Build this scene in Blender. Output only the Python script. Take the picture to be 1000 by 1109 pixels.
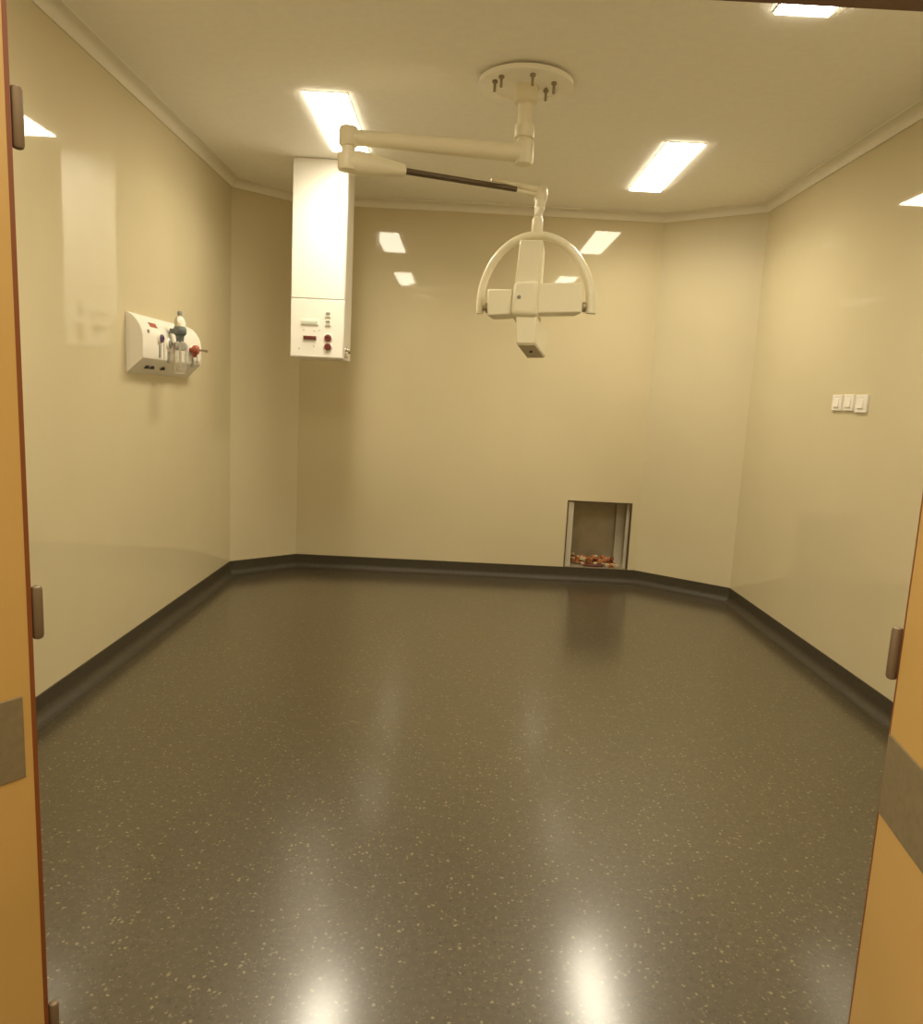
import bpy, bmesh, math, random
from mathutils import Vector, Matrix

random.seed(7)
S = bpy.context.scene
for o in list(bpy.data.objects):
    bpy.data.objects.remove(o)
COL = S.collection

# ------------------------------------------------------------------ camera, world, exposure
F_PX = 817.5
cam_d = bpy.data.cameras.new('camera')
cam = bpy.data.objects.new('camera', cam_d)
COL.objects.link(cam)
cam_d.sensor_fit = 'HORIZONTAL'
cam_d.sensor_width = 36.0
cam_d.lens = F_PX * 36.0 / 1000.0
cam_d.clip_start = 0.02
PIT, ROL, YAW = 0.1476, 0.0503, 0.0087
fw = Vector((math.sin(YAW) * math.cos(PIT), math.cos(YAW) * math.cos(PIT), -math.sin(PIT)))
r0 = Vector((math.cos(YAW), -math.sin(YAW), 0))
d0 = fw.cross(r0)
rt = r0 * math.cos(ROL) - d0 * math.sin(ROL)
dn = r0 * math.sin(ROL) + d0 * math.cos(ROL)
up = -dn
bk = -fw
cam.matrix_world = Matrix(((rt.x, up.x, bk.x, 0.0), (rt.y, up.y, bk.y, 0.0), (rt.z, up.z, bk.z, 1.4702), (0, 0, 0, 1)))
S.camera = cam

W = bpy.data.worlds.new('corridor_fill')  # even warm ambient fill added to brighten the door leaves, standing in for corridor lighting
S.world = W
W.use_nodes = True
W.node_tree.nodes['Background'].inputs[0].default_value = (1.0, 0.84, 0.58, 1)
W.node_tree.nodes['Background'].inputs[1].default_value = 2.7

LAMP_STRENGTH = 18.0          # seen face of each diffuser
LAMP_WATTS = 14.5             # downward beam of each ceiling panel
LAMP_SPREAD = 150.0
LAMP_COLOR = (1.0, 0.91, 0.71, 1)

S.view_settings.view_transform = 'Standard'
S.view_settings.look = 'None'
S.view_settings.gamma = 1.0
S.view_settings.use_curve_mapping = False
S.view_settings.exposure = 0.13
S.cycles.use_denoising = True
S.cycles.max_bounces = 10
S.cycles.diffuse_bounces = 6
S.cycles.glossy_bounces = 5
S.cycles.sample_clamp_indirect = 6.0


# ------------------------------------------------------------------ materials
def mat(name, color, rough=0.5, metal=0.0, spec=0.5, coat=0.0, coat_rough=0.05, trans=0.0, ior=1.5):
    m = bpy.data.materials.new(name)
    m.use_nodes = True
    b = m.node_tree.nodes['Principled BSDF']
    b.inputs['Base Color'].default_value = (*color, 1)
    b.inputs['Roughness'].default_value = rough
    b.inputs['Metallic'].default_value = metal
    b.inputs['Specular IOR Level'].default_value = spec
    b.inputs['Coat Weight'].default_value = coat
    b.inputs['Coat Roughness'].default_value = coat_rough
    b.inputs['Transmission Weight'].default_value = trans
    b.inputs['IOR'].default_value = ior
    return m


def nodes(m):
    nt = m.node_tree
    return nt, nt.nodes, nt.links, nt.nodes['Principled BSDF']


def ramp(N, stops):
    r = N.new('ShaderNodeValToRGB')
    e = r.color_ramp.elements
    while len(e) < len(stops):
        e.new(0.5)
    for el, (p, c) in zip(e, stops):
        el.position = p
        el.color = (*c, 1)
    return r


def mottled(m, c0, c1, scale, bump=0.0, bump_scale=None, detail=4.0):
    nt, N, L, b = nodes(m)
    tc = N.new('ShaderNodeTexCoord')
    n = N.new('ShaderNodeTexNoise')
    n.inputs['Scale'].default_value = scale
    n.inputs['Detail'].default_value = detail
    L.new(tc.outputs['Object'], n.inputs['Vector'])
    r = ramp(N, [(0.3, c0), (0.7, c1)])
    L.new(n.outputs['Fac'], r.inputs['Fac'])
    L.new(r.outputs['Color'], b.inputs['Base Color'])
    if bump:
        n2 = N.new('ShaderNodeTexNoise')
        n2.inputs['Scale'].default_value = bump_scale or scale
        n2.inputs['Detail'].default_value = 2.0
        L.new(tc.outputs['Object'], n2.inputs['Vector'])
        bp = N.new('ShaderNodeBump')
        bp.inputs['Strength'].default_value = bump
        bp.inputs['Distance'].default_value = 0.01
        L.new(n2.outputs['Fac'], bp.inputs['Height'])
        L.new(bp.outputs['Normal'], b.inputs['Normal'])
    return m


M_wall = mottled(mat('glossy_wall_sheet', (.5, .4, .25), rough=0.035, spec=0.5),
                 (.60, .52, .335), (.64, .555, .36), 1.4, bump=0.012, bump_scale=2.2)
M_wall_satin = mottled(mat('satin_wall_sheet', (.5, .4, .25), rough=0.45, spec=0.25),
                       (.60, .52, .335), (.64, .555, .36), 1.4)
M_ceil = mottled(mat('ceiling_paint', (.6, .5, .35), rough=0.85, spec=0.2),
                 (.92, .89, .81), (.95, .92, .84), 22.0, bump=0.15, bump_scale=120.0)
M_cornice = mat('cornice_paint', (.80, .75, .62), rough=0.55)
M_white = mat('white_enamel', (.86, .83, .76), rough=0.28)
M_cream = mat('cream_enamel', (.80, .74, .56), rough=0.32)
M_plastic = mat('white_plastic', (.84, .79, .69), rough=0.35)
M_dark = mat('dark_plastic', (.05, .045, .04), rough=0.4)
M_arm = mat('bronze_sleeve', (.12, .085, .05), rough=0.35, metal=0.4)
M_grey = mat('grey_label', (.26, .26, .22), rough=0.5)
M_lightgrey = mat('pale_grey_label', (.55, .57, .48), rough=0.5)
M_red = mat('red_plastic', (.17, .030, .024), rough=0.4)
M_redbright = mat('red_orange_plastic', (.34, .075, .04), rough=0.4)
M_purple = mat('purple_plastic', (.10, .045, .13), rough=0.4)
M_blue = mat('blue_grey_plastic', (.13, .15, .145), rough=0.35)
M_steel = mat('brushed_steel', (.42, .36, .28), rough=0.35, metal=0.9)
M_hinge = mat('aged_hinge_steel', (.18, .125, .075), rough=0.5, metal=0.3)
M_bolt = mat('dull_bolt_steel', (.34, .28, .18), rough=0.5, metal=0.5)
M_chrome = mat('chrome', (.75, .72, .66), rough=0.12, metal=1.0)
M_glass = mat('clear_plastic', (.97, .97, .93), rough=0.04, trans=0.9, ior=1.2)
M_lens = mat('smoked_lens', (.60, .53, .38), rough=0.2, spec=0.6)
M_door = mottled(mat('beech_laminate', (.5, .3, .1), rough=0.4), (.48, .305, .095), (.53, .34, .115), 3.0)
nt, N, L, b = nodes(M_door)
M_lip = mat('red_brown_lipping', (.19, .055, .012), rough=0.45)
M_frame = mat('brown_frame_paint', (.17, .09, .045), rough=0.5)
M_darktrim = mat('dark_edge_metal', (.09, .06, .035), rough=0.5, metal=0.3)
M_bumper = mottled(mat('grey_rubber', (.2, .17, .1), rough=0.5), (.17, .135, .075), (.21, .165, .095), 60.0)
M_galv = mottled(mat('galvanised_sheet', (.4, .37, .3), rough=0.45, metal=0.45), (.40, .34, .23), (.48, .42, .30), 9.0)
M_flange = mat('bare_flange_steel', (.66, .60, .48), rough=0.38, metal=0.4)
M_orange = mat('orange_brick', (.42, .15, .045), rough=0.85)
M_rust = mat('rust_brick', (.22, .07, .025), rough=0.85)
M_mortar = mat('cream_mortar', (.56, .45, .29), rough=0.9)
M_darkred = mat('dark_red_paint', (.11, .02, .012), rough=0.5)

M_light = bpy.data.materials.new('lit_diffuser')
M_light.use_nodes = True
b = M_light.node_tree.nodes['Principled BSDF']
b.inputs['Base Color'].default_value = (.8, .8, .8, 1)
b.inputs['Emission Color'].default_value = LAMP_COLOR
b.inputs['Emission Strength'].default_value = LAMP_STRENGTH


def vinyl(name, c0, c1, chip, chip_amt, rough, coat, coat_rough):
    m = mat(name, c0, rough=rough, spec=0.5 if coat else 0.3, coat=coat, coat_rough=coat_rough)
    nt, N, L, b = nodes(m)
    tc = N.new('ShaderNodeTexCoord')
    n = N.new('ShaderNodeTexNoise')
    n.inputs['Scale'].default_value = 45
    n.inputs['Detail'].default_value = 6
    n.inputs['Roughness'].default_value = 0.7
    L.new(tc.outputs['Object'], n.inputs['Vector'])
    r = ramp(N, [(0.35, c0), (0.65, c1)])
    L.new(n.outputs['Fac'], r.inputs['Fac'])
    prev = r.outputs['Color']
    for sc, lo, hi, col in ((76.0, 0.84, 0.92, chip), (120.0, 0.70, 0.80, tuple(v * .55 for v in chip)), (80.0, 0.80, 0.88, tuple(v * .3 for v in c0))):
        # warped cells give chips of uneven outline, only some cells carry one
        nz = N.new('ShaderNodeTexNoise')
        nz.inputs['Scale'].default_value = sc * 1.6
        L.new(tc.outputs['Object'], nz.inputs['Vector'])
        mixv = N.new('ShaderNodeVectorMath')
        mixv.operation = 'MULTIPLY_ADD'
        mixv.inputs[1].default_value = (0.014,) * 3
        L.new(nz.outputs['Color'], mixv.inputs[0])
        L.new(tc.outputs['Object'], mixv.inputs[2])
        v = N.new('ShaderNodeTexVoronoi')
        v.inputs['Scale'].default_value = sc
        L.new(mixv.outputs[0], v.inputs['Vector'])
        sep = N.new('ShaderNodeSeparateColor')
        L.new(v.outputs['Color'], sep.inputs[0])
        pick = N.new('ShaderNodeMapRange')
        pick.inputs['From Min'].default_value = lo
        pick.inputs['From Max'].default_value = hi
        L.new(sep.outputs[0], pick.inputs['Value'])
        near = N.new('ShaderNodeMapRange')
        near.inputs['From Min'].default_value = 0.40
        near.inputs['From Max'].default_value = 0.28
        L.new(v.outputs['Distance'], near.inputs['Value'])
        mul = N.new('ShaderNodeMath')
        mul.operation = 'MULTIPLY'
        L.new(pick.outputs[0], mul.inputs[0])
        L.new(near.outputs[0], mul.inputs[1])
        mul2 = N.new('ShaderNodeMath')
        mul2.operation = 'MULTIPLY'
        mul2.inputs[1].default_value = chip_amt
        L.new(mul.outputs[0], mul2.inputs[0])
        mx = N.new('ShaderNodeMix')
        mx.data_type = 'RGBA'
        L.new(mul2.outputs[0], mx.inputs['Factor'])
        L.new(prev, mx.inputs['A'])
        mx.inputs['B'].default_value = (*col, 1)
        prev = mx.outputs['Result']
    L.new(prev, b.inputs['Base Color'])
    nb = N.new('ShaderNodeTexNoise')
    nb.inputs['Scale'].default_value = 9
    nb.inputs['Detail'].default_value = 3
    mp = N.new('ShaderNodeMapping')
    mp.inputs['Scale'].default_value = (0.5, 2.2, 1.0)
    L.new(tc.outputs['Object'], mp.inputs['Vector'])
    L.new(mp.outputs['Vector'], nb.inputs['Vector'])
    bp = N.new('ShaderNodeBump')
    bp.inputs['Strength'].default_value = 0.045
    bp.inputs['Distance'].default_value = 0.01
    L.new(nb.outputs['Fac'], bp.inputs['Height'])
    L.new(bp.outputs['Normal'], b.inputs['Normal'])
    return m


M_floor = vinyl('flecked_floor_vinyl', (.050, .037, .017), (.070, .053, .026), (.32, .27, .15), 0.55, 0.38, 0.95, 0.175)
M_skirt = vinyl('dark_skirting_vinyl', (.052, .041, .025), (.066, .053, .033), (.10, .08, .05), 0.3, 0.5, 0.0, 0.25)


# ------------------------------------------------------------------ mesh helpers
class MB:
    """collects shapes, links them as one mesh object"""

    def __init__(self):
        self.bm = bmesh.new()
        self.mats = []

    def slot(self, m):
        if m not in self.mats:
            self.mats.append(m)
        return self.mats.index(m)

    def poly(self, verts, faces, m=None):
        vs = [self.bm.verts.new(v) for v in verts]
        out = []
        for f in faces:
            fc = self.bm.faces.new([vs[i] for i in f])
            if m is not None:
                fc.material_index = self.slot(m)
            out.append(fc)
        return out

    def hexa(self, a, b_, m=None):
        """two quads a (front) and b_ (back), same winding"""
        return self.poly(list(a) + list(b_), [(3, 2, 1, 0), (4, 5, 6, 7), (0, 1, 5, 4), (1, 2, 6, 5), (2, 3, 7, 6), (3, 0, 4, 7)], m)

    def box(self, lo, hi, m=None):
        x0, y0, z0 = lo
        x1, y1, z1 = hi
        return self.hexa([(x0, y0, z0), (x1, y0, z0), (x1, y0, z1), (x0, y0, z1)],
                         [(x0, y1, z0), (x1, y1, z0), (x1, y1, z1), (x0, y1, z1)], m)

    def loft(self, rings, m=None, closed=True, caps=True):
        vs = [[self.bm.verts.new(p) for p in ring] for ring in rings]
        n = len(vs[0])
        for a, b_ in zip(vs, vs[1:]):
            for i in range(n if closed else n - 1):
                j = (i + 1) % n
                fc = self.bm.faces.new((a[i], a[j], b_[j], b_[i]))
                if m is not None:
                    fc.material_index = self.slot(m)
        if caps:
            for ring, rev in ((vs[0], True), (vs[-1], False)):
                fc = self.bm.faces.new(ring[::-1] if rev else ring)
                if m is not None:
                    fc.material_index = self.slot(m)

    def tube(self, pts, radii, n=16, m=None, squash=None, caps=True):
        """round tube through pts; squash=(vector, factor) widens it along a direction"""
        pts = [Vector(p) for p in pts]
        if not hasattr(radii, '__len__'):
            radii = [radii] * len(pts)
        ref = Vector((0.13, 0.21, 0.97)) if squash is None else Vector(squash[0])
        rings = []
        for i, p in enumerate(pts):
            t = (pts[min(i + 1, len(pts) - 1)] - pts[max(i - 1, 0)]).normalized()
            a = (ref - t * ref.dot(t)).normalized()
            c = t.cross(a)
            k = squash[1] if squash else 1.0
            rings.append([p + a * (math.cos(2 * math.pi * q / n) * radii[i] * k) + c * (math.sin(2 * math.pi * q / n) * radii[i]) for q in range(n)])
        self.loft(rings, m, caps=caps)

    def lathe(self, c, prof, n=32, m=None, axis='Z'):
        """prof: list of (radius, height) about a vertical or other axis through c"""
        c = Vector(c)
        rings = []
        for rr, h in prof:
            ring = []
            for q in range(n):
                a = 2 * math.pi * q / n
                u, v = rr * math.cos(a), rr * math.sin(a)
                p = {'Z': (u, v, h), 'X': (h, u, v), 'Y': (u, h, v)}[axis]
                ring.append(c + Vector(p))
            rings.append(ring)
        self.loft(rings, m)

    def build(self, name, m=None, parent=None, bevel=0.0, seg=2, smooth=True, origin=None):
        bmesh.ops.recalc_face_normals(self.bm, faces=self.bm.faces[:])
        me = bpy.data.meshes.new(name)
        base = Vector(origin) if origin is not None else Vector((0, 0, 0))
        if parent is not None:
            base = parent.matrix_basis.translation.copy()
            q = parent.parent
            while q is not None:
                base += q.matrix_basis.translation
                q = q.parent
        bmesh.ops.translate(self.bm, vec=-base, verts=self.bm.verts[:])
        if smooth:
            for f in self.bm.faces:
                f.smooth = True
            for e in self.bm.edges:
                if len(e.link_faces) == 2 and e.calc_face_angle(0) > math.radians(38):
                    e.smooth = False
        self.bm.to_mesh(me)
        self.bm.free()
        o = bpy.data.objects.new(name, me)
        COL.objects.link(o)
        if self.mats:
            for mm in self.mats:
                me.materials.append(mm)
        if m is not None and not self.mats:
            me.materials.append(m)
        if parent is not None:
            o.parent = parent
        elif origin is not None:
            o.location = base
        if bevel:
            bv = o.modifiers.new('edge', 'BEVEL')
            bv.width = bevel
            bv.segments = seg
            bv.limit_method = 'ANGLE'
            bv.angle_limit = math.radians(40)
            bv.harden_normals = False
        return o


def thing(name, label, cat, loc, group=None):
    o = bpy.data.objects.new(name, None)
    o.empty_display_size = 0.1
    COL.objects.link(o)
    o.location = loc
    return tag(o, label, cat, group)


def tag(o, label, cat, group=None, kind=None):
    o['label'] = label
    o['category'] = cat
    if group:
        o['group'] = group
    if kind:
        o['kind'] = kind
    return o


def struct(o, label, cat):
    o['kind'] = 'structure'
    o['label'] = label
    o['category'] = cat
    return o


# ------------------------------------------------------------------ room shell
H = 3.0
XL, XL2, XR2, XR = -1.768, -1.328, 1.547, 2.191
YL, YB, YR = 5.871, 6.269, 5.784
Y0, Y1 = 1.30, 1.38                       # front wall, corridor face and room face
PLAN = [(XL, Y1), (XL, YL), (XL2, YB), (XR2, YB), (XR, YR), (XR, Y1)]
SIDES = ['left', 'back_left', 'back', 'back_right', 'right']
SIDE_WORDS = ['long left-hand', 'short angled back left', 'far back', 'short angled back right', 'long right-hand']


def offset(d):
    """the plan line moved outward by d (inward when negative), mitred at the corners"""
    P = [Vector(p) for p in PLAN]
    nrm = []
    for a, b_ in zip(P, P[1:]):
        t = (b_ - a).normalized()
        nrm.append(Vector((-t.y, t.x)))
    out = []
    for i, p in enumerate(P):
        if i == 0:
            out.append(p + nrm[0] * d)
        elif i == len(P) - 1:
            out.append(p + nrm[-1] * d)
        else:
            n = (nrm[i - 1] + nrm[i]).normalized()
            out.append(p + n * (d / n.dot(nrm[i])))
    return out


mb = MB()
mb.box((-2.6, -0.9, -0.08), (3.0, 6.5, 0.0))
struct(mb.build('floor', M_floor), 'dark flecked glossy vinyl floor', 'floor')
mb = MB()
mb.box((-2.0, Y0, H), (2.4, 6.5, H + 0.08))
struct(mb.build('ceiling', M_ceil), 'plain beige painted ceiling', 'ceiling')

OUT = offset(0.10)
INN = [Vector(p) for p in PLAN]
HX0, HX1, HZ0, HZ1 = 0.945, 1.480, 0.114, 0.678      # hole in the back wall
for i, side in enumerate(SIDES):
    mb = MB()
    a, b_, c, d = INN[i], INN[i + 1], OUT[i + 1], OUT[i]

    def seg(z0, z1, p, q, r_, s):
        mb.hexa([(p.x, p.y, z0), (q.x, q.y, z0), (q.x, q.y, z1), (p.x, p.y, z1)],
                [(s.x, s.y, z0), (r_.x, r_.y, z0), (r_.x, r_.y, z1), (s.x, s.y, z1)])
    if side == 'back':
        l0, l1 = Vector((HX0, YB)), Vector((HX1, YB))
        m0, m1 = Vector((HX0, YB + .1)), Vector((HX1, YB + .1))
        seg(0, H, a, l0, m0, d)
        seg(0, H, l1, b_, c, m1)
        seg(0, HZ0, l0, l1, m1, m0)
        seg(HZ1, H, l0, l1, m1, m0)
    else:
        seg(0, H, a, b_, c, d)
    struct(mb.build('wall_' + side, M_wall_satin if '_' in side else M_wall, smooth=False), SIDE_WORDS[i] + ' wall clad in glossy tan sheet', 'wall')

DX0, DX1, DZ = -0.80, 0.872, 2.157                    # clear opening of the doorway
mb = MB()
mb.box((-2.6, Y0, 0), (DX0 - 0.05, Y1, H))
mb.box((DX1 + 0.05, Y0, 0), (3.0, Y1, H))
mb.box((DX0 - 0.05, Y0, DZ + 0.05), (DX1 + 0.05, Y1, H))
struct(mb.build('wall_front', M_wall, smooth=False), 'front wall around the double doorway', 'wall')
mb = MB()
mb.box((DX0 - 0.05, Y0 - .006, 0), (DX0, Y1 + .006, DZ + .05))
mb.box((DX1, Y0 - .006, 0), (DX1 + 0.05, Y1 + .006, DZ + .05))
mb.box((DX0, Y0 - .006, DZ), (DX1, Y1 + .006, DZ + .05))
struct(mb.build('trim_1', M_frame), 'brown door frame head and posts around the doorway', 'door frame')


mb = MB()
mb.box((-2.6, -1.0, 0), (3.0, -0.9, H))  # unseen, added behind the camera so the back wall mirrors a dimmer doorway
struct(mb.build('wall_corridor_added', mat('corridor_paint', (.40, .34, .22), rough=0.6), smooth=False), 'unseen corridor wall added to dim the doorway reflection', 'wall')


def run(i, prof):
    """profile (offset into the room, z) swept along wall i with mitred ends"""
    mb = MB()
    rings = []
    for k in (i, i + 1):
        ring = []
        for off, z in prof:
            p = offset(-off)[k]
            ring.append((p.x, p.y, z))
        rings.append(ring)
    mb.loft(rings)
    return mb


skirt = [(0, 0.0), (0, 0.112), (0.005, 0.110), (0.005, 0.050)]
for k in range(1, 9):
    a = math.pi / 2 * k / 8
    skirt.append((0.005 + 0.044 * (1 - math.cos(a)), 0.050 - 0.047 * math.sin(a)))
skirt += [(0.062, 0.002), (0.062, 0.0)]
corn = [(0, H), (0, H - 0.062), (0.008, H - 0.062), (0.010, H - 0.052)]
for k in range(1, 8):
    a = math.pi / 2 * k / 8
    corn.append((0.010 + 0.040 * (1 - math.cos(a)), H - 0.052 + 0.040 * math.sin(a)))
corn += [(0.050, H - 0.010), (0.062, H - 0.008), (0.062, H)]
for i, side in enumerate(SIDES):
    struct(run(i, skirt).build('baseboard_' + side, M_skirt), 'dark coved vinyl skirting along the ' + SIDE_WORDS[i] + ' wall', 'baseboard')
    struct(run(i, corn).build('trim_%d' % (i + 2), M_cornice), 'pale plaster cornice along the ' + SIDE_WORDS[i] + ' wall', 'cornice')


# ------------------------------------------------------------------ doors
def door(name, label, edge, ang, side, lip_w, band_gap, lean=0.0):
    """edge: visible hinge edge; ang: leaf direction from straight back; side=+1 when the seen face looks to +x"""
    e = Vector((edge[0], edge[1], 0))
    d = Vector((-math.sin(ang), -math.cos(ang), 0))
    n = Vector((-d.y, d.x, 0))
    if n.x * side < 0:
        n = -n
    wdt, th, hgt, z0 = 0.80, 0.045, 2.14, 0.008

    def slab(mb, s0, s1, h0, h1, n0, n1):
        q = lambda s, z, o: tuple(e + d * s + n * o + Vector((0, 0, z)))
        mb.hexa([q(s0, h0, n0), q(s1, h0, n0), q(s1, h1, n0), q(s0, h1, n0)],
                [q(s0, h0, n1), q(s1, h0, n1), q(s1, h1, n1), q(s0, h1, n1)])
    mb = MB()
    slab(mb, lip_w, wdt, z0, hgt, -th, 0)
    leaf = mb.build(name, M_door, origin=e, smooth=False)
    leaf.rotation_euler.y = lean
    struct(leaf, label, 'door')
    mb = MB()
    slab(mb, 0, lip_w, z0, hgt, -th - .0005, 0.0005)
    mb.build('lipping', M_lip, leaf, smooth=False)['label'] = 'red-brown timber edge lipping'
    mb = MB()
    slab(mb, band_gap, wdt - .02, 0.757, 0.910, -0.001, 0.003)
    mb.build('bumper_plate', M_bumper, leaf, bevel=0.002)['label'] = 'dark grey protective band across the door'
    for zc in (0.225, 1.056, 1.888):
        mb = MB()
        hc = e + Vector((0.003 * side, 0.012, 0))
        q = lambda z: hc + Vector((0, 0, zc + z))
        mb.tube([q(-.049), q(-.047), q(-.042), q(.042), q(.047), q(.049)], [.004, .008, .0098, .0098, .008, .004], 16)
        x0, x1 = sorted((hc.x, hc.x - side * .045))
        mb.box((x0, hc.y - .002, zc - .045), (x1, hc.y + .002, zc + .044))
        mb.build('hinge', M_hinge, leaf)


door('door_1', 'open left door leaf in orange-tan laminate with grey band', (-0.735, Y0), math.radians(36), 1, 0.008, 0.022, -0.0065)
door('door_2', 'open right door leaf in orange-tan laminate with grey band', (0.810, Y0), math.radians(9.5), -1, 0.005, 0.005)


# ------------------------------------------------------------------ ceiling lights
def ceiling_light(x0, x1, y0, y1, label):
    t = thing('ceiling_light', label, 'ceiling light', ((x0 + x1) / 2, (y0 + y1) / 2, H), 'fluorescent panels in the ceiling')
    mb = MB()
    w = 0.004
    z0 = H - 0.005
    mb.box((x0 - w, y0 - w, z0), (x0, y1 + w, H))
    mb.box((x1, y0 - w, z0), (x1 + w, y1 + w, H))
    mb.box((x0, y0 - w, z0), (x1, y0, H))
    mb.box((x0, y1, z0), (x1, y1 + w, H))
    mb.build('light_frame', M_cornice, t)
    ld = bpy.data.lights.new('panel_beam', 'AREA')
    ld.shape = 'RECTANGLE'
    ld.size, ld.size_y = x1 - x0, y1 - y0
    ld.energy = LAMP_WATTS * (x1 - x0) * (y1 - y0) / 0.24
    ld.color = LAMP_COLOR[:3]
    ld.spread = math.radians(LAMP_SPREAD)
    lo = bpy.data.objects.new('panel_beam', ld)
    COL.objects.link(lo)
    lo.parent = t
    lo.location = (0, 0, -0.014)
    mb = MB()
    mb.box((x0, y0, H - 0.012), (x1, y1, H - 0.001))
    mb.build('diffuser', M_light, t)['label'] = 'glowing white diffuser'


ceiling_light(-0.888, -0.662, 4.16, 5.09, 'glowing ceiling panel in front of the hanging white column')
ceiling_light(-0.905, -0.690, 1.76, 2.80, 'glowing ceiling panel nearest the left door, above the top edge of view')
ceiling_light(1.120, 1.338, 4.62, 5.61, 'glowing ceiling panel to the right of the surgical lamp, near the angled corner')
ceiling_light(1.128, 1.336, 2.10, 3.14, 'glowing ceiling panel cut by the door frame, top right')


# ------------------------------------------------------------------ hanging service column
t = thing('service_column', 'tall white box column hanging from the ceiling with red and grey outlets', 'service column', (-1.0, 5.43, 1.70))
CX0, CX1, CY0, CY1, CZ = -1.185, -0.817, 5.275, 5.60, 1.700
mb = MB()
mb.box((CX0, CY0 + .012, CZ), (CX1, CY1, H))
mb.build('column_body', M_white, t, bevel=0.006)
mb = MB()
mb.box((CX0 + .004, CY0, 2.098), (CX1 - .004, CY0 + .013, H - .003))
mb.build('upper_cover', M_white, t, bevel=0.004)
mb = MB()
mb.box((CX0 + .004, CY0, CZ + .008), (CX1 - .004, CY0 + .013, 2.094))
panel = mb.build('outlet_panel', M_white, t, bevel=0.004)
for z in (1.995, 1.941):
    mb = MB()
    mb.box((-.945, CY0 - .010, z - .019), (-.907, CY0 + .002, z + .019), M_plastic)
    mb.box((-.940, CY0 - .014, z + .001), (-.912, CY0 - .009, z + .015), M_grey)
    mb.box((-.938, CY0 - .012, z - .016), (-.914, CY0 - .009, z - .002), M_lightgrey)
    mb.build('socket', None, panel, bevel=0.0015)['label'] = 'small grey socket'
for z in (1.840, 1.781):
    mb = MB()
    mb.lathe((-.924, CY0, z), [(.030, .002), (.030, -.006), (.027, -.009)], 28, M_plastic, 'Y')
    mb.lathe((-.924, CY0, z), [(.024, -.004), (.024, -.014), (.019, -.020), (.008, -.021), (.006, -.016)], 28, M_red, 'Y')
    mb.build('gas_outlet', None, panel)['label'] = 'round dark red gas outlet'
mb = MB()
mb.box((-1.112, CY0 - .008, 1.922), (-.992, CY0 + .002, 1.957), M_plastic)
mb.box((-1.106, CY0 - .010, 1.927), (-.998, CY0 - .007, 1.945), M_lightgrey)
mb.build('blank_strip', None, panel, bevel=0.0015)
mb = MB()
mb.box((-1.092, CY0 - .012, 1.824), (-1.004, CY0 + .002, 1.848), M_red)
for k in range(4):
    mb.box((-1.084 + .021 * k, CY0 - .0145, 1.830), (-1.072 + .021 * k, CY0 - .011, 1.842), M_darkred)
mb.build('red_switch_bar', None, panel, bevel=0.0015)
for x, z in ((-1.09, 1.888), (-1.02, 1.884), (-.985, 1.892), (-1.02, 1.782), (-1.12, 1.762)):
    mb = MB()
    mb.lathe((x, CY0, z), [(.005, .002), (.005, -.003), (.003, -.004)], 12, M_lightgrey, 'Y')
    mb.build('panel_screw', None, panel)
mb = MB()
mb.lathe((CX1, 5.36, 1.765), [(.030, -.004), (.030, .010), (.018, .012), (.018, .028), (.022, .030), (.022, .036), (.012, .038)], 24, M_chrome, 'X')
mb.box((CX1 - .002, 5.325, 1.716), (CX1 + .016, 5.40, 1.728), M_steel)
mb.build('hose_nozzle', None, t)

# ------------------------------------------------------------------ surgical lamp
LX, LY = 0.240, 3.890
t = thing('surgical_lamp', 'cream surgical lamp with cross-shaped head on jointed arms below a round ceiling plate', 'surgical lamp', (LX, LY, H))
mb = MB()
mb.lathe((LX, LY, H), [(.170, 0), (.170, -.012), (.228, -.014), (.228, -.034), (.220, -.038), (.155, -.038), (.150, -.030), (.05, -.030)], 64)
mb.build('ceiling_plate', M_ceil, t)
plate = t.children[0]
for x, y in ((.089, 3.812), (.117, 3.756), (.259, 3.717), (.366, 3.797), (.338, 3.888)):
    mb = MB()
    mb.tube([(x, y, 2.985), (x, y, 2.912)], .0065, 10)
    mb.lathe((x, y, 0), [(.013, 2.962), (.013, 2.951)], 6)
    mb.build('threaded_rod', M_bolt, t)
mb = MB()
mb.lathe((LX + .004, LY, 0), [(.058, 2.975), (.058, 2.900), (.050, 2.893), (.036, 2.890), (.034, 2.880), (.034, 2.795), (.034, 2.79)], 32)
mb.build('stem', M_cream, t)
mb = MB()
mb.lathe((LX + .006, LY, 0), [(.030, 2.80), (.047, 2.795), (.049, 2.785), (.049, 2.745), (.046, 2.738), (.034, 2.735), (.034, 2.70)], 32)
mb.build('swivel_collar', M_cream, t)
# first arm: level, out to the left
A0, A1 = Vector((LX + .012, LY, 2.668)), Vector((-.590, 3.800, 2.672))
ax = (A1 - A0).normalized()
mb = MB()
mb.lathe((A0.x, A0.y, 0), [(.030, 2.735), (.043, 2.725), (.045, 2.715), (.045, 2.628), (.041, 2.618), (.02, 2.612)], 28)
mb.tube([A0, A0 + ax * .03, A0 + ax * .10, A0 + ax * .7, A1 - ax * .02, A1], [.043, .043, .042, .036, .036, .034], 20)
mb.build('horizontal_arm', M_cream, t)
mb = MB()
mb.lathe((A1.x, A1.y, 0), [(.022, 2.722), (.042, 2.716), (.046, 2.705), (.046, 2.640), (.040, 2.632), (.032, 2.630), (.032, 2.60), (.048, 2.596), (.050, 2.585), (.050, 2.535), (.044, 2.522), (.02, 2.516)], 28)
mb.build('elbow_joint', M_cream, t)
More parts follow.
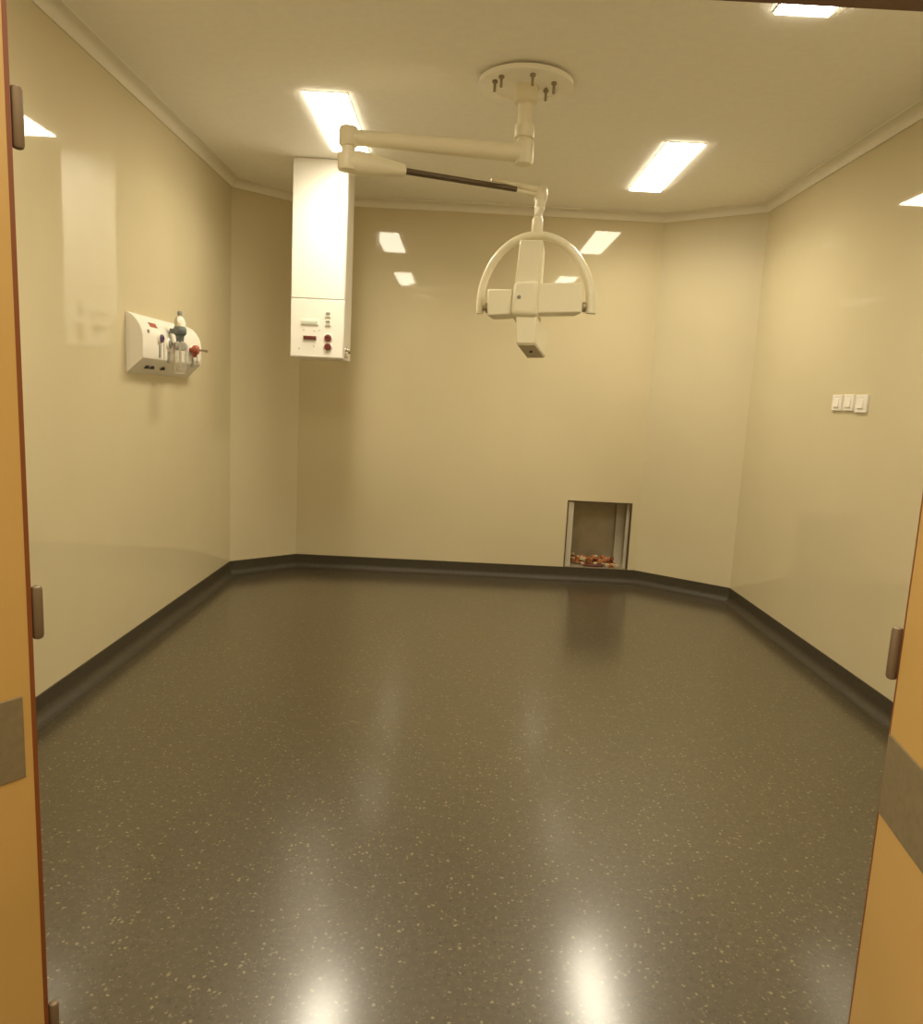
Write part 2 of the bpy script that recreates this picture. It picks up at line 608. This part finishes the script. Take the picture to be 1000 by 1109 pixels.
# second arm: tapered cover, dark sleeve, pale fork at the far end
B0, B1 = Vector((-.590, 3.800, 2.562)), Vector((.370, 4.175, 2.563))
bx_ = (B1 - B0).normalized()
Lb = (B1 - B0).length
pt = lambda s, dz=0: B0 + bx_ * (Lb * s) + Vector((0, 0, dz))
mb = MB()
mb.tube([pt(-.035), pt(0), pt(.05), pt(.10), pt(.18), pt(.272), pt(.275)], [.030, .050, .056, .054, .044, .029, .024], 20)
mb.build('arm_cover', M_cream, t)
mb = MB()
mb.tube([pt(.262), pt(.60), pt(.86)], [.0155, .0145, .0135], 14)
mb.build('arm_sleeve', M_arm, t)['label'] = 'dark bronze arm sleeve'
mb = MB()
mb.tube([pt(.72, .026), pt(.80, .024), pt(.93, .018), pt(1.0, .008)], [.006, .010, .017, .026], 14)
mb.tube([pt(.86, -.006), pt(.95, -.008), pt(1.0, -.004)], [.009, .013, .022], 14)
mb.lathe((B1.x, B1.y, B1.z), [(.016, .036), (.030, .030), (.035, .018), (.035, -.030), (.028, -.05)], 24)
mb.build('arm_fork', M_cream, t)
mb = MB()
mb.tube([(.370, 4.172, 2.535), (.366, 4.165, 2.48), (.361, 4.155, 2.43), (.360, 4.15, 2.42)], [.029, .028, .025, .025], 18)
mb.lathe((.359, 4.15, 0), [(.026, 2.430), (.029, 2.425), (.030, 2.385), (.030, 2.370), (.028, 2.345)], 24)
mb.build('drop_tube', M_cream, t)
# yoke: an arched flat band
HC = Vector((.3745, 4.15, 1.976))
ea, eb = Vector((.295, -.02, .0125)), Vector((-.0125, 0, .368))
pts = []
for k in range(-1, 38):
    a = math.pi * (k / 36.0)
    pts.append(HC + ea * math.cos(a) + eb * math.sin(a))
mb = MB()
mb.tube(pts, [.0175 + .010 * (1 - k / 38) for k in range(len(pts))], 16, squash=((.34, .94, 0), 1.5))
mb.build('yoke', M_cream, t)
for sgn in (-1, 1):
    p = HC + ea * sgn
    mb = MB()
    mb.tube([p - Vector((.045 * sgn, 0, 0)), p - Vector((sgn * .03, 0, 0)), p - Vector((sgn * .03, 0, 0.001)), p + Vector((sgn * .010, 0, -.002))], [.026, .026, .015, .015], 18)
    mb.build('yoke_pivot', M_bolt, t)


def pod(name, quad, depth, y, taper=1.0, bev=0.010, mats=None, front=0.0):
    """box-like lamp pod: front outline in (x, z), pushed back along a depth vector"""
    a = [Vector((x, y, z)) for x, z in quad]
    c = sum(a, Vector()) / 4
    d = Vector(depth)
    b_ = [c + (v - c) * taper + d for v in a]
    mb = MB()
    fs = mb.hexa(a, b_)
    return mb, a, b_


yf = 4.085
mb, _, _ = pod('hub', [(.236, 1.925), (.378, 1.928), (.376, 2.110), (.244, 2.096)], (.04, .13, -.045), yf - .025)
hub = mb.build('lamp_hub', M_cream, t, bevel=0.022, seg=3)
mb = MB()
mb.lathe((.278, yf - .0245, 2.014), [(.010, .002), (.010, -.004), (.006, -.006)], 16, None, 'Y')
mb.build('hub_screw', M_grey, hub)
mb, a, b_ = pod('top', [(.252, 2.085), (.388, 2.090), (.388, 2.316), (.266, 2.310)], (.028, .12, -.03), yf, .97)
mb.build('lamp_pod', M_cream, t, bevel=0.012)
mb, a, b_ = pod('left', [(.116, 1.912), (.250, 1.925), (.246, 2.058), (.110, 2.052)], (.035, .11, -.012), yf, .95)
mb.build('lamp_pod', M_cream, t, bevel=0.010)
mb, a, b_ = pod('right', [(.366, 1.938), (.618, 1.954), (.606, 2.110), (.364, 2.092)], (-.01, .11, -.012), yf, .95)
mb.build('lamp_pod', M_cream, t, bevel=0.008)
mb, a, b_ = pod('bottom', [(.276, 1.778), (.380, 1.784), (.376, 1.930), (.266, 1.925)], (.075, .12, -.068), yf, 1.0)
low = mb.build('lamp_pod', M_cream, t, bevel=0.008)
u0, u1, w1, w0 = a[0], a[1], b_[1], b_[0]
nrm = (u1 - u0).cross(w0 - u0).normalized()
if nrm.z > 0:
    nrm = -nrm
cc = (u0 + u1 + w0 + w1) / 4
q1 = [cc + (v - cc) * .86 + nrm * .003 for v in (u0, u1, w1, w0)]
q0 = [v - nrm * .006 for v in q1]
mb = MB()
mb.hexa(q1, q0)
mb.build('lamp_lens', M_lens, low)['label'] = 'dark lens on the underside'
mb = MB()
mb.tube([cc, cc + nrm * .006], .009, 14)
mb.build('lens_screw', M_dark, low)

# ------------------------------------------------------------------ gas rail on the left wall
G0, G1 = 4.055, 4.935
t = thing('gas_rail', 'white wall-mounted medical gas unit with a sloping underside on the left wall', 'medical gas unit', (XL, 4.5, 1.52))
prof = [(0, 1.522), (.086, 1.604), (.088, 1.61), (.088, 1.722), (.084, 1.746), (.074, 1.774), (.058, 1.800), (.036, 1.824), (.012, 1.838), (0, 1.840)]
mb = MB()
mb.loft([[(XL + p, y, z) for p, z in prof] for y in (G0, G1)], M_plastic)
mb.build('housing', None, t, bevel=0.003)
mb = MB()
mb.loft([[(XL + p * 1.03, y, z) for p, z in prof] for y in (G0 - .010, G0)], M_plastic)
mb.build('end_cap', None, t, bevel=0.002)
mb = MB()
mb.loft([[(XL + p * 1.03, y, z) for p, z in prof] for y in (G1, G1 + .010)], M_plastic)
mb.build('end_cap', None, t, bevel=0.002)
XF = XL + .088
mb = MB()
mb.poly([(XL + .0745, 4.185, 1.7755), (XL + .0745, 4.285, 1.7755), (XL + .0605, 4.285, 1.7995), (XL + .0605, 4.185, 1.7995),
         (XL + .066, 4.185, 1.7705), (XL + .066, 4.285, 1.7705), (XL + .052, 4.285, 1.7945), (XL + .052, 4.185, 1.7945)],
        [(0, 1, 2, 3), (7, 6, 5, 4), (0, 4, 5, 1), (1, 5, 6, 2), (2, 6, 7, 3), (3, 7, 4, 0)], M_redbright)
mb.build('maker_plate', None, t)['label'] = 'small reddish marking plate'
mb = MB()
mb.lathe((XF - .004, 4.13, 1.748), [(.010, -.004), (.010, .004), (.006, .006)], 16, M_grey, 'X')
mb.build('indicator', None, t)


def outlet(y, z, knob):
    mb = MB()
    mb.lathe((XF, y, z), [(.032, -.003), (.032, .006), (.028, .010), (.016, .010), (.014, .004)], 24, M_plastic, 'X')
    mb.lathe((XF, y, z), [(.022, .004), (.022, .016), (.018, .020), (.009, .020), (.008, .012)], 24, knob, 'X')
    o = mb.build('gas_outlet', None, t)
    mb = MB()
    mb.box((XF - .002, y - .012, z - .105), (XF + .004, y + .012, z - .040), M_grey)
    mb.build('outlet_label', None, t, bevel=0.001)
    return o


outlet(4.275, 1.722, M_purple)['label'] = 'purple round gas outlet'
outlet(4.400, 1.700, M_grey)
outlet(4.540, 1.690, M_grey)
outlet(4.790, 1.690, M_redbright)['label'] = 'red round gas outlet'
for y in (4.335, 4.47, 4.61, 4.70, 4.87):
    mb = MB()
    mb.box((XF - .002, y - .002, 1.612), (XF + .0015, y + .002, 1.715))
    mb.build('panel_joint', M_grey, t)
for y in (4.20, 4.27, 4.42):
    mb = MB()
    mb.lathe((XL + .045, y, 1.5590), [(.014, .01), (.014, -.006), (.010, -.008)], 14)
    mb.build('underside_plug', M_dark, t)

# flowmeter with its bottle, plugged into the unit
FX, FY = XF + .052, 4.44
t = thing('oxygen_flowmeter', 'clear upright flowmeter with blue-grey collar and bottle, plugged into the white gas unit', 'flowmeter', (FX, FY, 1.52))
mb = MB()
mb.lathe((FX, FY, 0), [(.008, 1.806), (.030, 1.802), (.036, 1.790), (.036, 1.764), (.030, 1.756), (.024, 1.752), (.02, 1.72)], 28)
mb.box((XF - .004, FY - .014, 1.762), (FX, FY + .014, 1.790))
mb.build('collar', M_blue, t, bevel=0.001)['label'] = 'blue-grey collar'
mb = MB()
mb.lathe((FX, FY, 0), [(.030, 1.802), (.031, 1.815), (.029, 1.838), (.020, 1.856), (.010, 1.862), (.010, 1.868)], 24)
mb.build('dome_cover', M_glass, t)
mb = MB()
mb.lathe((FX, FY, 0), [(.009, 1.866), (.014, 1.868), (.015, 1.882), (.011, 1.890), (.004, 1.891)], 20)
mb.build('top_knob', M_grey, t)
mb = MB()
mb.lathe((FX, FY, 0), [(.012, 1.722), (.033, 1.712), (.038, 1.70), (.038, 1.560), (.034, 1.542), (.015, 1.538)], 28)
mb.build('bottle', M_glass, t)
mb = MB()
mb.tube([(FX, FY, 1.72), (FX, FY, 1.57)], .006, 10)
mb.build('dip_tube', M_chrome, t)
# suction regulator with red body and lever
VX, VY = XF + .03, 4.745
t = thing('suction_regulator', 'small red valve with thin side lever on the white gas unit', 'valve', (VX, VY, 1.69))
mb = MB()
mb.lathe((XF + .001, VY, 1.690), [(.014, .0), (.014, .018), (.026, .020), (.028, .030), (.028, .044), (.022, .052), (.008, .054)], 24, None, 'X')
mb.build('valve_body', M_redbright, t)
mb = MB()
mb.tube([(XF + .036, VY + .01, 1.690), (XF + .05, VY + .08, 1.692), (XF + .052, VY + .155, 1.694)], [.006, .006, .009], 12)
mb.build('lever', M_steel, t)
mb = MB()
mb.tube([(XF + .03, VY, 1.668), (XF + .03, VY, 1.652), (XF + .03, VY, 1.645)], [.012, .012, .007], 14)
mb.build('hose_barb', M_redbright, t)

# ------------------------------------------------------------------ three switch plates, right wall
for y0, y1, z0, z1, lab in ((4.362, 4.475, 1.515, 1.605, 'white switch plate nearest the back corner, first of three on the right wall'),
                            (4.232, 4.344, 1.515, 1.606, 'middle one of the three white switch plates on the right wall'),
                            (4.092, 4.212, 1.507, 1.604, 'white switch plate nearest the right door, lowest of three on the wall')):
    yc, zc = (y0 + y1) / 2, (z0 + z1) / 2
    t = thing('light_switch', lab, 'switch', (XR, yc, zc), 'switch plates on the right wall')
    mb = MB()
    mb.box((XR - .012, y0, z0), (XR + .001, y1, z1))
    mb.build('switch_plate', M_plastic, t, bevel=0.003)
    mb = MB()
    mb.hexa([(XR - .012, yc - .028, zc - .026), (XR - .012, yc + .028, zc - .026), (XR - .012, yc + .028, zc + .026), (XR - .012, yc - .028, zc + .026)],
            [(XR - .019, yc - .026, zc - .024), (XR - .019, yc + .026, zc - .024), (XR - .014, yc + .026, zc + .024), (XR - .014, yc - .026, zc + .024)])
    mb.build('rocker', M_plastic, t, bevel=0.0015)

# ------------------------------------------------------------------ open duct recess low in the back wall
t = thing('duct_recess', 'open metal-lined square recess low in the back wall with its grille missing', 'wall recess', ((HX0 + HX1) / 2, YB, HZ0))
D = 0.27
mb = MB()
s = .004
mb.box((HX0, YB - .002, HZ0), (HX0 + s, YB + D, HZ1))
mb.box((HX1 - s, YB - .002, HZ0), (HX1, YB + D, HZ1))
mb.box((HX0 + s, YB - .002, HZ1 - s), (HX1 - s, YB + D, HZ1))
mb.box((HX0 + s, YB - .002, HZ0), (HX1 - s, YB + D, HZ0 + s))
mb.box((HX0, YB + D, HZ0), (HX1, YB + D + s, HZ1))
mb.build('duct_lining', M_galv, t, smooth=False)
mb = MB()
mb.box((HX0 + .005, YB + .010, HZ0 + .005), (HX0 + .052, YB + .018, HZ1 - .005))
mb.build('flange', M_flange, t, smooth=False)
mb = MB()
mb.box((HX1 - .028, YB + .045, HZ0 + .005), (HX1 - .005, YB + .052, HZ1 - .005))
mb.build('flange', M_flange, t, smooth=False)
mb = MB()
mb.box((HX1 - .075, YB + D - .05, HZ0 + .005), (HX1 - .005, YB + D - .045, HZ1 - .02))
mb.build('corner_angle', M_flange, t, smooth=False)
mb = MB()
mb.box((HX0 - .004, YB - .004, HZ0), (HX0 + .005, YB + .004, HZ1 + .004))
mb.box((HX1 - .010, YB - .004, HZ0), (HX1 + .004, YB + .004, HZ1 + .004))
mb.box((HX0 + .005, YB - .004, HZ1 - .006), (HX1 - .010, YB + .004, HZ1 + .004))
mb.build('edge_trim', M_darktrim, t)

mb = MB()
rnd = random.Random(3)


def chunk(c, sx, sy, sz, m):
    rot = Matrix.Rotation(rnd.uniform(-.5, .5), 3, 'Z') @ Matrix.Rotation(rnd.uniform(-.35, .35), 3, 'X') @ Matrix.Rotation(rnd.uniform(-.3, .3), 3, 'Y')
    co = []
    for z in (-1, 1):
        for x, y in ((-1, -1), (1, -1), (1, 1), (-1, 1)):
            v = Vector((x * sx * rnd.uniform(.7, 1), y * sy * rnd.uniform(.7, 1), z * sz * rnd.uniform(.7, 1)))
            co.append(Vector(c) + rot @ v)
    mb.poly(co, [(3, 2, 1, 0), (4, 5, 6, 7), (0, 1, 5, 4), (1, 2, 6, 5), (2, 3, 7, 6), (3, 0, 4, 7)], m)


for k in range(80):
    x = rnd.uniform(HX0 + .07, HX1 - .10)
    y = YB + rnd.uniform(.05, .16)
    m = rnd.choice([M_orange, M_orange, M_rust, M_orange, M_mortar])
    h = rnd.uniform(.007, .017)
    chunk((x, y, HZ0 + .006 + h + (rnd.random() * .060)), rnd.uniform(.010, .028), rnd.uniform(.010, .020), h, m)
for k in range(12):
    m = rnd.choice([M_orange, M_mortar, M_mortar])
    chunk((HX1 - .12 + rnd.uniform(-.05, .05), YB + rnd.uniform(.015, .05), HZ0 + .022), .018, .014, .013, m)
tag(mb.build('debris', None, smooth=False), 'orange and cream broken rubble lying on the bottom of the wall recess', 'rubble', kind='stuff')
mb = MB()
mb.tube([(1.11, YB + .030, HZ0 + .016), (1.2, YB + .026, HZ0 + .015), (1.28, YB + .022, HZ0 + .016)], [.009, .012, .009], 10)
tag(mb.build('rod', M_darkred), 'thin dark red rod lying along the sill of the wall recess', 'rod')
